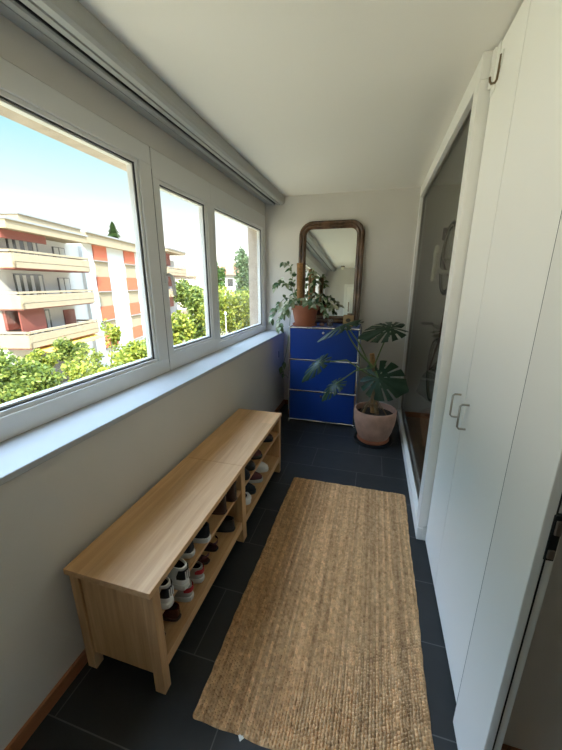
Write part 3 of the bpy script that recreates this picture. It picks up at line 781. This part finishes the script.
def monstera():
    cx, cy = 1.205, 3.19
    root = thing('potted_monstera', 'monstera with big slit leaves in a round pale terracotta pot beside the partition', 'potted plant', (cx, cy, 0))
    MB().lathe([(0, 0), (.185, 0), (.195, .006), (.195, .030), (.188, .030), (.184, .012), (0, .012)], (cx, cy, 0), 40).build('plant_dolly', 'black', root, smooth=True)
    MB().lathe([(0, .013), (.140, .013), (.158, .030), (.160, .058), (.152, .060), (.148, .030), (0, .028)], (cx, cy, 0), 40).build('saucer', 'terra2', root, smooth=True)
    MB().lathe([(0, .031), (.128, .031), (.150, .060), (.178, .130), (.198, .215), (.207, .300), (.206, .345), (.202, .352), (.190, .352), (.186, .340), (.184, .290), (0, .285)], (cx, cy, 0), 48).build('pot', 'terra', root, smooth=True, angle=60)
    MB().lathe([(0, .308), (.10, .304), (.187, .296)], (cx, cy, 0), 32).build('soil', 'soil', root)
    tx, ty = cx - .028, cy + .01
    MB().tube([(tx + .01, ty, .29), (tx, ty, .55), (tx - .02, ty + .005, .74), (tx - .045, ty + .01, .905)], .030, 14, r1=.024).build('support_pole', 'coir', root, smooth=True)
    m = MB(); m.tube([(tx + .05, ty - .03, .29), (tx + .02, ty - .04, .45), (tx + .005, ty - .035, .60), (tx - .02, ty - .03, .74), (tx - .03, ty - .02, .82)], .022, 10, r1=.014); m.build('trunk', 'bark', root, smooth=True)
    rnd = random.Random(5); m = MB()
    for k in range(9):
        a = rnd.uniform(0, 2 * PI); r1 = rnd.uniform(.10, .17)
        m.tube([(tx, ty - .03, .42 + rnd.uniform(-.05, .12)), (tx + .5 * r1 * math.cos(a), ty + .5 * r1 * math.sin(a), .40), (tx + r1 * math.cos(a), ty + r1 * math.sin(a) * .8, .30)], .005, 6)
    m.build('aerial_roots', 'bark', root, smooth=True)
    j = Vector((tx - .02, ty - .03, .78))
    # (joint of the blade, tip, facing, size)
    LV = [((1.275, 3.12, 1.165), (1.01, 3.06, 1.120), (.26, -.50, .82), .262, .66, .12),      # upper, nearly level, reaching left
          ((1.205, 3.11, .695), (1.44, 3.04, .640), (.10, -.86, .45), .262, 1.02, .16),          # big one beside the partition
          ((.640, 3.08, .810), (.46, 3.00, .635), (-.40, -.70, .50), .230, .46, .1),            # long one over the middle drawer
          ((.815, 3.04, .615), (.655, 2.98, .490), (-.25, -.50, .78), .185, .62, .28),          # low one over the bottom drawer
          ((.875, 3.16, 1.185), (.585, 3.12, 1.065), (-.12, -.30, .93), .285, .34, .12)]        # reaching over the cabinet top
    for i, (c, tip, nr, sz, wr_, dp) in enumerate(LV):
        m = MB(); m.bm.free(); m.bm = monstera_leaf(c, tip, nr, sz, wr_, dp, i + 1)
        lf = m.build('leaf', 'monst', root, smooth=True, angle=60)
        c = Vector(c)
        mid = (j + c) / 2 + Vector((0, 0, .05 if i in (2, 3) else .01))
        s = MB(); s.tube([j + Vector((0, 0, -.05 * (i % 3))), mid, c], .0075, 8, r1=.0055); s.build('leaf_stalk', 'stem', lf, smooth=True)
    # a pale new shoot
    m = MB(); m.tube([j, (1.03, 3.15, .90), (.93, 3.14, 1.04), (.87, 3.14, 1.15)], .011, 8, r1=.004); m.build('new_shoot', 'stem', root, smooth=True)
monstera()

# ------------------------------------------------------------------ bicycle standing upright behind the glass
def bicycle():
    X = 1.765; Y = L - .36
    root = thing('bicycle', 'dark bicycle with cream drop handlebar hung upright on the wall behind the glass', 'bicycle', (X, Y, 0))
    R = .335
    def wheel(zc, yc):
        t = MB(); n = 48
        t.rings([[(X + .016 * math.cos(q), yc + (R - .016 + .016 * math.sin(q)) * math.cos(2 * PI * k / n), zc + (R - .016 + .016 * math.sin(q)) * math.sin(2 * PI * k / n)) for k in range(n)] for q in [2 * PI * i / 8 for i in range(9)]], False, False)
        w = t.build('wheel', 'tyre', root, smooth=True)
        t = MB(); t.rings([[(X + dx, yc + r * math.cos(2 * PI * k / n), zc + r * math.sin(2 * PI * k / n)) for k in range(n)] for dx, r in ((-.009, .305), (.009, .305), (.009, .290), (-.009, .290), (-.009, .305))], False, False)
        t.build('rim', 'steel', w, smooth=True)
        t = MB()
        for k in range(20):
            a = 2 * PI * k / 20
            t.tube([(X + (.02 if k % 2 else -.02), yc, zc), (X, yc + .295 * math.cos(a), zc + .295 * math.sin(a))], .0015, 4)
        t.tube([(X - .05, yc, zc), (X + .05, yc, zc)], .012, 8)
        t.build('spokes', 'steel', w)
    zr_, yr = .68, Y
    zf, yf = 1.78, Y
    wheel(zr_, yr); wheel(zf, yf)
    bb = (X, Y - .13, 1.07); seat = (X, Y - .56, .93); hd0 = (X, Y - .30, 1.60); hd1 = (X, Y - .42, 1.55)
    st_ = (X, Y - .48, .96)
    m = MB()
    m.tube([bb, st_], .016, 10); m.tube([st_, hd1], .016, 10); m.tube([bb, hd0], .018, 10); m.tube([hd0, hd1], .019, 10)
    for sx in (-.045, .045):
        m.tube([(X, bb[1], bb[2]), (X + sx, Y, zr_)], .009, 8); m.tube([(X, st_[1], st_[2]), (X + sx, Y, zr_)], .008, 8)
    m.build('frame', 'bikered', root, smooth=True)
    m = MB()
    for sx in (-.05, .05): m.tube([hd0, (X + sx, Y - .25, 1.66), (X + sx, yf, zf)], .010, 8)
    m.build('fork', 'bikered', root, smooth=True)
    m = MB(); m.tube([hd1, (X, Y - .50, 1.57), (X, Y - .54, 1.64)], .014, 8); m.build('stem', 'black', root, smooth=True)
    m = MB()
    for s in (-1, 1):
        m.tube([(X, Y - .54, 1.64), (X + s * .14, Y - .54, 1.65), (X + s * .19, Y - .55, 1.70), (X + s * .20, Y - .58, 1.79), (X + s * .205, Y - .66, 1.83), (X + s * .21, Y - .72, 1.78), (X + s * .215, Y - .72, 1.66), (X + s * .215, Y - .70, 1.58)], .018, 8)
    m.build('handlebar', 'wtape', root, smooth=True)
    m = MB(); m.tube([st_, seat], .013, 8); m.build('seat_post', 'steel', root, smooth=True)
    MB().sphere((X, seat[1] - .02, seat[2] + .02), .1, 14, 8, (.7, .28, 1.3)).build('saddle', 'brown', root, smooth=True)
    m = MB(); m.rings([[(X + .05 + dx, bb[1] + r * math.cos(2 * PI * k / 28), bb[2] + r * math.sin(2 * PI * k / 28)) for k in range(28)] for dx, r in ((0, .09), (.004, .09), (.004, .06), (0, .06), (0, .09))], False, False)
    m.tube([(X + .06, bb[1], bb[2]), (X + .065, bb[1] - .16, bb[2] + .05)], .009, 8); m.tube([(X - .06, bb[1], bb[2]), (X - .065, bb[1] + .10, bb[2] + .10)], .009, 8); m.tube([(X - .065, bb[1], bb[2]), (X + .065, bb[1], bb[2])], .018, 8)
    m.build('crankset', 'steel', root, smooth=True)
    for s, (yy, zz) in ((1, (bb[1] - .16, bb[2] + .05)), (-1, (bb[1] + .10, bb[2] + .10))):
        MB().box(X + s * .07 - .0, X + s * .07 + s * .10, yy - .035, yy + .035, zz - .009, zz + .009, .003).build('pedal', 'black', root)
bicycle()

wh = thing('bicycle_hook', 'small dark wall hook that carries the front wheel of the hung bicycle', 'hook', (1.765, L, 2.05))
MB().box(1.745, 1.785, L - .006, L, 1.99, 2.11, .002).build('back_plate', 'black', wh)
MB().tube([(1.765, L - .003, 2.04), (1.765, L - .10, 2.04), (1.765, L - .36, 2.062), (1.765, L - .40, 2.085), (1.765, L - .41, 2.12)], .006, 8).build('hook', 'black', wh, smooth=True)

# ------------------------------------------------------------------ the neighbourhood
GZ = -6.6
D2 = Vector((-.23989, .9708, 0)); N2 = Vector((.9708, .23989, 0)); O2 = Vector((-24.76, 26.764, 0))
tag(MB().box(-260, 60, -120, 330, GZ - .3, GZ).build('lawn', 'lawn'), 'green lawn below, between the blocks and the trees', 'lawn')['kind'] = 'structure'
def facade_box(m, s0, s1, o0, o1, z0, z1):
    pts = []
    for o in (o0, o1):
        for s in (s0, s1):
            for z in (z0, z1): pts.append(m.bm.verts.new(O2 + D2 * s + N2 * o + Vector((0, 0, z))))
    for q in ((0, 1, 3, 2), (4, 6, 7, 5), (0, 4, 5, 1), (2, 3, 7, 6), (0, 2, 6, 4), (1, 5, 7, 3)): m.bm.faces.new([pts[k] for k in q])
    return m
def apartment():
    root = thing('apartment_block', 'white apartment block with cream balconies and orange shutters across the gardens', 'building', tuple(O2 + Vector((0, 0, GZ))))
    fb = facade_box
    m = MB(); fb(m, -1.9, 14.5, -11, 0, GZ, 5.0); fb(m, -11.3, -1.9, -11, -.3, GZ, 4.75); fb(m, 14.5, 22.7, -11, -.3, GZ, 5.0); m.build('wall', 'render', root)
    m = MB(); fb(m, -1.9, 15.2, -11.3, .55, 5.0, 5.85); m.build('roof_parapet', 'cream', root)
    m = MB(); fb(m, -1.9, 15.3, -11.4, .7, 5.85, 6.0); m.build('roof_edge', 'roofg', root)
    m = MB(); fb(m, -11.55, -3.5, -11.3, 1.55, 4.75, 5.25); m.build('roof_parapet', 'cream', root)
    m = MB(); fb(m, 15.0, 22.9, -11.3, 1.6, 5.8, 6.15); m.build('roof_parapet', 'cream', root)
    m = MB(); fb(m, -11.6, -3.4, -11.4, 1.65, 5.25, 5.37); m.build('roof_edge', 'roofg', root)
    m = MB(); fb(m, 14.9, 23.0, -11.4, 1.7, 6.15, 6.35); m.build('roof_edge', 'roofg', root)
    m = MB(); fb(m, -9.74, -3.3, -9, 1.0, 5.37, 5.85); m.build('roof_parapet', 'cream', root)
    m = MB(); fb(m, -9.8, -3.2, -9.1, 1.1, 5.85, 5.97); m.build('roof_edge', 'roofg', root)
    # shutters and the cream panels between them
    for (s0, s1) in ((-.3, 2.0), (5.55, 8.0)):
        for zt in (5.0, 2.13, -.68, -3.45):
            m = MB(); fb(m, s0, s1, 0, .10, zt - 1.35, zt); sh_ = m.build('shutter', 'shut', root)
            m = MB(); fb(m, s0 - .1, s1 + .15, 0, .22, zt - 1.45, zt - 1.35); m.build('sill', 'roofg', sh_)
        for zt in (5.0, 2.13, -.68):
            m = MB(); fb(m, s0 + .1, s1 + .05, 0, .04, zt - 2.86, zt - 1.45); m.build('wall_panel', 'cream', root)
    # balconies, near and far
    for (s0, s1, zs) in ((-11.4, -3.6, (3.58, 1.02, -1.55)), (15.0, 22.75, (3.75, .75, -2.75))):
        for zt in zs:
            m = MB()
            fb(m, s0, s1, 1.38, 1.52, zt - .72, zt - .22); fb(m, s0, s1, 1.36, 1.5, zt - 1.10, zt - .74); fb(m, s0, s1, 1.30, 1.52, zt - .14, zt)
            fb(m, s0, s0 + .12, -3, 1.5, zt - 1.10, zt - .22); fb(m, s0, s0 + .14, -3, 1.5, zt - .14, zt)
            fb(m, s1 - .12, s1, -.3, 1.5, zt - 1.10, zt - .22); fb(m, s1 - .14, s1, -.3, 1.5, zt - .14, zt)
            s = s0 + .1
            while s < s1: fb(m, s, s + .06, 1.40, 1.46, zt - .25, zt - .12); s += 1.9
            bal = m.build('balcony', 'cream', root)
            m = MB(); fb(m, s0 + .05, s1 - .05, -.3, 1.4, zt - 1.18, zt - 1.02); m.build('balcony_floor', 'redp', bal)
    # loggia back walls: glazed doors, curtains, windows
    for zt in (3.58, 1.02, -1.55):
        z0, z1 = zt - 1.0, zt + 1.15 if zt < 3 else zt + .95
        m = MB(); fb(m, -9.6, -6.9, -.34, -.22, z0, z1); w = m.build('balcony_door', 'dwin', root)
        m = MB()
        for q in (-9.5, -8.9, -8.2, -7.4): fb(m, q, q + .3, -.24, -.2, z0, z1 - .1)
        m.build('curtain', 'curt', w)
        m = MB(); fb(m, -5.3, -3.9, -.34, -.22, z0 + .4, z1 - .2); w = m.build('window', 'redp' if zt < 0 else 'dwin', root)
        if zt > 0:
            m = MB(); fb(m, -5.2, -4.7, -.24, -.2, z0 + .45, z1 - .25); fb(m, -4.55, -4.0, -.24, -.2, z0 + .45, z1 - .25); m.build('curtain', 'curt', w)
    m = MB(); fb(m, -11.4, -7.6, .9, 1.0, 4.22, 4.75); fb(m, -11.1, -9.4, -.3, -.1, -1.5, -.1); m.build('awning_panel', 'redp', root)
    m = MB(); fb(m, -11.2, -9.0, .85, .95, -1.7, -.1); m.build('awning_panel', 'redp', root)
    for s0, zt in ((15.2, 4.0), (15.2, 1.0), (15.2, -2.0)):
        m = MB(); fb(m, s0 + .2, 19.5, -.3, .2, zt + .1, zt + 1.8); m.build('awning_panel', 'redp', root)
    # sloping yellow awning under the lowest balcony
    m = MB()
    q = [O2 + D2 * s + N2 * o + Vector((0, 0, z)) for s, o, z in ((-10.6, .2, -2.66), (-3.6, .2, -2.66), (-3.6, 2.0, -3.05), (-10.6, 2.0, -3.05))]
    q2 = [p + Vector((0, 0, -.05)) for p in q]
    A = [m.bm.verts.new(p) for p in q]; Bv = [m.bm.verts.new(p) for p in q2]
    m.bm.faces.new(A); m.bm.faces.new(Bv[::-1])
    for i in range(4): m.bm.faces.new((A[i], Bv[i], Bv[(i + 1) % 4], A[(i + 1) % 4]))
    m.build('awning', 'yel', root)
    m = MB(); fb(m, -10.2, -4.0, -.34, -.2, -6.4, -3.6); m.build('terrace_door', 'dwin', root)
apartment()

# low garage in the garden
def garage():
    s0, s1, o0, o1 = -9.2, -5.6, 6.2, 9.2
    root = thing('garage', 'low pale garage with a red door half hidden between the garden trees', 'garage', tuple(O2 + D2 * -7.4 + N2 * 7.7 + Vector((0, 0, GZ))))
    m = MB(); facade_box(m, s0, s1, o0, o1, GZ, -4.4); m.build('wall', 'pave', root)
    m = MB(); facade_box(m, s0 - .2, s1 + .2, o0 - .2, o1 + .25, -4.4, -4.15); m.build('roof_slab', 'cream', root)
    m = MB(); facade_box(m, s0 + 1.6, s1 - .3, o1, o1 + .06, GZ, -4.7); m.build('garage_door', 'redp', root)
garage()
struct(facade_box(MB(), -14, 18, 2.2, 4.2, GZ, GZ + .04).build('path', 'pave'))

def tree(name, label, blobs, material, t, trunk_at, n, leaf, seed, group='garden trees beyond the window', tr=.14, cat='tree'):
    rnd = random.Random(seed)
    base = far_point(*trunk_at, t); base.z = GZ
    root = thing(name, label, cat, tuple(base), group)
    bm = bmesh.new()
    tot = sum(r[0] * r[1] for _, _, r in blobs)
    top = base.z
    cs = []
    for (px, py, r) in blobs:
        c = far_point(px, py, t); cs.append((c, r)); top = max(top, c.z)
        k = int(n * r[0] * r[1] / tot)
        # sub-clumps make the crown lumpy
        subs = []
        for _ in range(max(5, int(14))):
            v = Vector((rnd.gauss(0, 1), rnd.gauss(0, 1), rnd.gauss(0, 1))).normalized() * rnd.uniform(.35, .78)
            subs.append((v, rnd.uniform(.28, .5)))
        for i in range(k):
            sv, sr = rnd.choice(subs)
            v = Vector((rnd.gauss(0, 1), rnd.gauss(0, 1), rnd.gauss(0, 1))).normalized() * sr * rnd.uniform(.65, 1.0) + sv
            p = c + Vector((v.x * r[0], v.y * r[0], v.z * r[1]))
            nrm = Vector((rnd.gauss(0, 1), rnd.gauss(0, 1), rnd.gauss(0, 1) + .8)).normalized()
            a = nrm.orthogonal().normalized(); a = (Matrix.Rotation(rnd.uniform(0, 6.28), 3, nrm) @ a); b_ = nrm.cross(a)
            l = leaf * rnd.uniform(.7, 1.25)
            q = [p - a * l * .5, p + b_ * l * .3, p + a * l * .5, p - b_ * l * .3]
            bm.faces.new([bm.verts.new(x) for x in q])
    m = MB(); m.bm.free(); m.bm = bm; m.build('foliage', material, root)
    m = MB(); c0, r0 = cs[0]
    m.tube([base + Vector((0, 0, -.02)), base * .5 + Vector((c0.x, c0.y, c0.z - r0[1] * .5)) * .5, c0], tr, 8, r1=tr * .35)
    for c, r in cs[1:]: m.tube([Vector((c0.x, c0.y, c0.z - r0[1] * .6)), c], tr * .45, 6, r1=tr * .15)
    m.build('trunk', 'trunk', root, smooth=True)
    return root
tree('broadleaf_tree', 'bushy mid-green tree filling the bottom corner of the large window pane', [(14, 402, (2.2, 2.0)), (-10, 380, (1.6, 1.6)), (40, 378, (1.05, .85))], 'lf_mid', 14, (12, 420), 8000, .20, 1)
tree('broadleaf_tree', 'bright yellow-green tree before the shuttered facade, with one upright sprout', [(108, 370, (2.1, 1.9)), (112, 335, (.5, 1.0)), (88, 372, (1.3, 1.2)), (132, 358, (1.35, 1.1))], 'lf_yel', 18, (108, 420), 8500, .19, 2)
tree('garden_shrub', 'pale round shrub under the yellow awning of the lowest balcony', [(74, 349, (1.1, .85)), (62, 352, (.7, .6))], 'lf_mid', 20, (72, 380), 2200, .2, 3, tr=.07, cat='shrub')
tree('garden_shrub', 'small golden shrub in front of the lowest balcony corner', [(40, 360, (.95, .7))], 'lf_yel', 18.5, (40, 390), 1500, .18, 4, tr=.06, cat='shrub')
tree('broadleaf_tree', 'yellow-green tree cut by the right edge of the large window pane', [(150, 372, (1.2, 1.5)), (146, 350, (.8, .8))], 'lf_yel', 13.5, (150, 420), 4000, .17, 5)
tree('broadleaf_tree', 'dense green tree behind the far balcony end', [(190, 296, (1.9, 1.7)), (203, 305, (1.6, 1.9))], 'lf_mid', 33, (192, 330), 4500, .32, 6)
tree('broadleaf_tree', 'light green tree low in the middle pane, by its far edge', [(203, 320, (1.5, 1.9)), (195, 300, (1.0, 1.0))], 'lf_mid', 21, (203, 360), 4500, .23, 7)
tree('broadleaf_tree', 'golden-yellow leafy tree low in the middle pane, below the window handle', [(176, 330, (.58, .7)), (186, 345, (.62, .62)), (172, 350, (.54, .7))], 'lf_yel', 10, (178, 390), 3800, .15, 8)
tree('broadleaf_tree', 'broad bright green tree low in the far pane before the white house', [(229, 308, (1.75, 1.9)), (222, 318, (1.4, 1.6)), (238, 318, (1.3, 1.5))], 'lf_yel', 19, (228, 350), 6500, .2, 9)
tree('columnar_poplar', 'tall narrow grey-green poplar beside the white house', [(243, 292, (.95, 3.9)), (244, 270, (.85, 2.4)), (242, 310, (1.05, 2.6))], 'lf_cyp', 31, (243, 340), 9000, .26, 10)
tree('broadleaf_tree', 'soft green tree under the poplar at the edge of the far pane', [(250, 318, (1.15, 1.9)), (256, 305, (.9, 1.4))], 'lf_cyp', 24, (250, 350), 3500, .2, 11)
tree('broadleaf_tree', 'small dark distant tree left of the white house', [(217, 278, (1.6, 2.6))], 'lf_dark', 48, (217, 300), 1800, .4, 12)
# spruce behind the roof
def spruce():
    t = 58; c = far_point(112, 222, t); base = c.copy(); base.z = GZ
    root = thing('spruce_tree', 'dark pointed spruce rising behind the flat roof', 'tree', tuple(base))
    H = c.z - GZ; rnd = random.Random(4); bm = bmesh.new()
    for i in range(6500):
        h = rnd.uniform(.55, 1.0); rmax = (1 - h) * H * .62 + .08; a = rnd.uniform(0, 2 * PI)
        lay = math.floor(h * 26) / 26; rr = rmax * (1 - .5 * (h - lay) * 26) * rnd.uniform(.5, 1)
        p = base + Vector((rr * math.cos(a), rr * math.sin(a), h * H - rr * .25))
        dv = Vector((math.cos(a), math.sin(a), -.3)); sv = dv.cross(Vector((0, 0, 1))).normalized(); l = .5
        bm.faces.new([bm.verts.new(x) for x in (p - dv * l * .5, p + sv * l * .25, p + dv * l * .5, p - sv * l * .25)])
    m = MB(); m.bm.free(); m.bm = bm; m.build('foliage', 'lf_dark', root)
    MB().tube([base, base + Vector((0, 0, H * .95))], .25, 8, r1=.03).build('trunk', 'trunk', root)
spruce()

def house(label, px, py, t, w, d, eave, peak, rz, wall):
    c = far_point(px, py, t); c.z = GZ
    root = thing('house', label, 'house', tuple(c), 'houses beyond the gardens')
    m = MB(); m.box(-w / 2, w / 2, -d / 2, d / 2, 0, eave - GZ); m.build('wall', wall, root, world=False)
    m = MB(); e = .6; z0 = eave - GZ; z1 = peak - GZ
    A = [m.bm.verts.new(p) for p in ((-w / 2 - e, -d / 2 - e, z0), (w / 2 + e, -d / 2 - e, z0), (w / 2 + e, d / 2 + e, z0), (-w / 2 - e, d / 2 + e, z0))]
    R1, R2 = m.bm.verts.new((-w * .18, 0, z1)), m.bm.verts.new((w * .18, 0, z1))
    for q in ((A[0], A[1], R2, R1), (A[2], A[3], R1, R2), (A[1], A[2], R2), (A[3], A[0], R1), (A[3], A[2], A[1], A[0])): m.bm.faces.new(q)
    m.build('roof', 'rooft', root, world=False)
    for k in (-.3, 0, .3):
        for zz in (eave - GZ - 2.0, eave - GZ - 4.8):
            MB().box(w * k - .5, w * k + .5, -d / 2 - .06, -d / 2 + .02, zz, zz + 1.3).build('window', 'dwin', root, world=False)
            MB().box(w / 2 - .02, w / 2 + .06, d * k - .5, d * k + .5, zz, zz + 1.3).build('window', 'dwin', root, world=False)
    root.rotation_euler = (0, 0, rz)
house('distant house with grey walls and red roof beyond the far balcony end', 176, 285, 78, 9, 8, 3.0, 6.2, .45, 'pave')
house('white house with red hipped roof between the trees and poplar', 234, 285, 62, 8.5, 8, 3.0, 5.2, .25, 'render')
lp = far_point(226, 325, 15); lp.z = GZ
ps = thing('lamp_post', 'thin white lamp post in front of the bright green tree', 'lamp post', tuple(lp))
zt = far_point(226, 314, 15).z
MB().tube([lp, Vector((lp.x, lp.y, zt))], .022, 8).build('post', 'render', ps, smooth=True)
MB().lathe([(0, .12), (.05, .10), (.06, 0), (.03, -.02), (0, -.02)], (lp.x, lp.y, zt), 14).build('lamp_head', 'render', ps, smooth=True)

# ------------------------------------------------------------------ light: sun from behind our house, bright hazy sky
sun = bpy.data.objects.new('sun', bpy.data.lights.new('sun', 'SUN')); COL.objects.link(sun)
sdir = (N2 * .40 - D2 * 1.0 + Vector((0, 0, .95))).normalized()
sun.rotation_euler = sdir.to_track_quat('Z', 'Y').to_euler()
sun.data.energy = 9.5; sun.data.angle = .009; sun.data.color = (1, .92, .78)
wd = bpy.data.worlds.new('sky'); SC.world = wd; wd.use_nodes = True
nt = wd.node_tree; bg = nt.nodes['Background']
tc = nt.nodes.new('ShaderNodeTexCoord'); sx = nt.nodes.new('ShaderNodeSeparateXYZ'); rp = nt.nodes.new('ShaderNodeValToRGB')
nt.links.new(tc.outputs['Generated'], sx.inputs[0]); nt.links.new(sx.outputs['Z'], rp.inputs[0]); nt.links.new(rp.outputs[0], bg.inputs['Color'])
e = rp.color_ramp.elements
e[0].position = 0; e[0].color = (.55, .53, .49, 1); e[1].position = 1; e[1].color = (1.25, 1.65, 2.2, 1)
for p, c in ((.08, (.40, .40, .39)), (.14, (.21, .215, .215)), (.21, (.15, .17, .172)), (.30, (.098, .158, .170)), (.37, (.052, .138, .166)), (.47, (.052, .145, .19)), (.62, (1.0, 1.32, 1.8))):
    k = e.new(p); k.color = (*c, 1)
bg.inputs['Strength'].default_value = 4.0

SC.view_settings.view_transform = 'Standard'; SC.view_settings.look = 'None'
SC.view_settings.exposure = 0.74; SC.view_settings.gamma = 1.0; SC.view_settings.use_curve_mapping = False
SC.cycles.max_bounces = 10; SC.cycles.diffuse_bounces = 6; SC.cycles.transparent_max_bounces = 16
SC.cycles.use_denoising = True; SC.cycles.caustics_reflective = False; SC.cycles.caustics_refractive = False
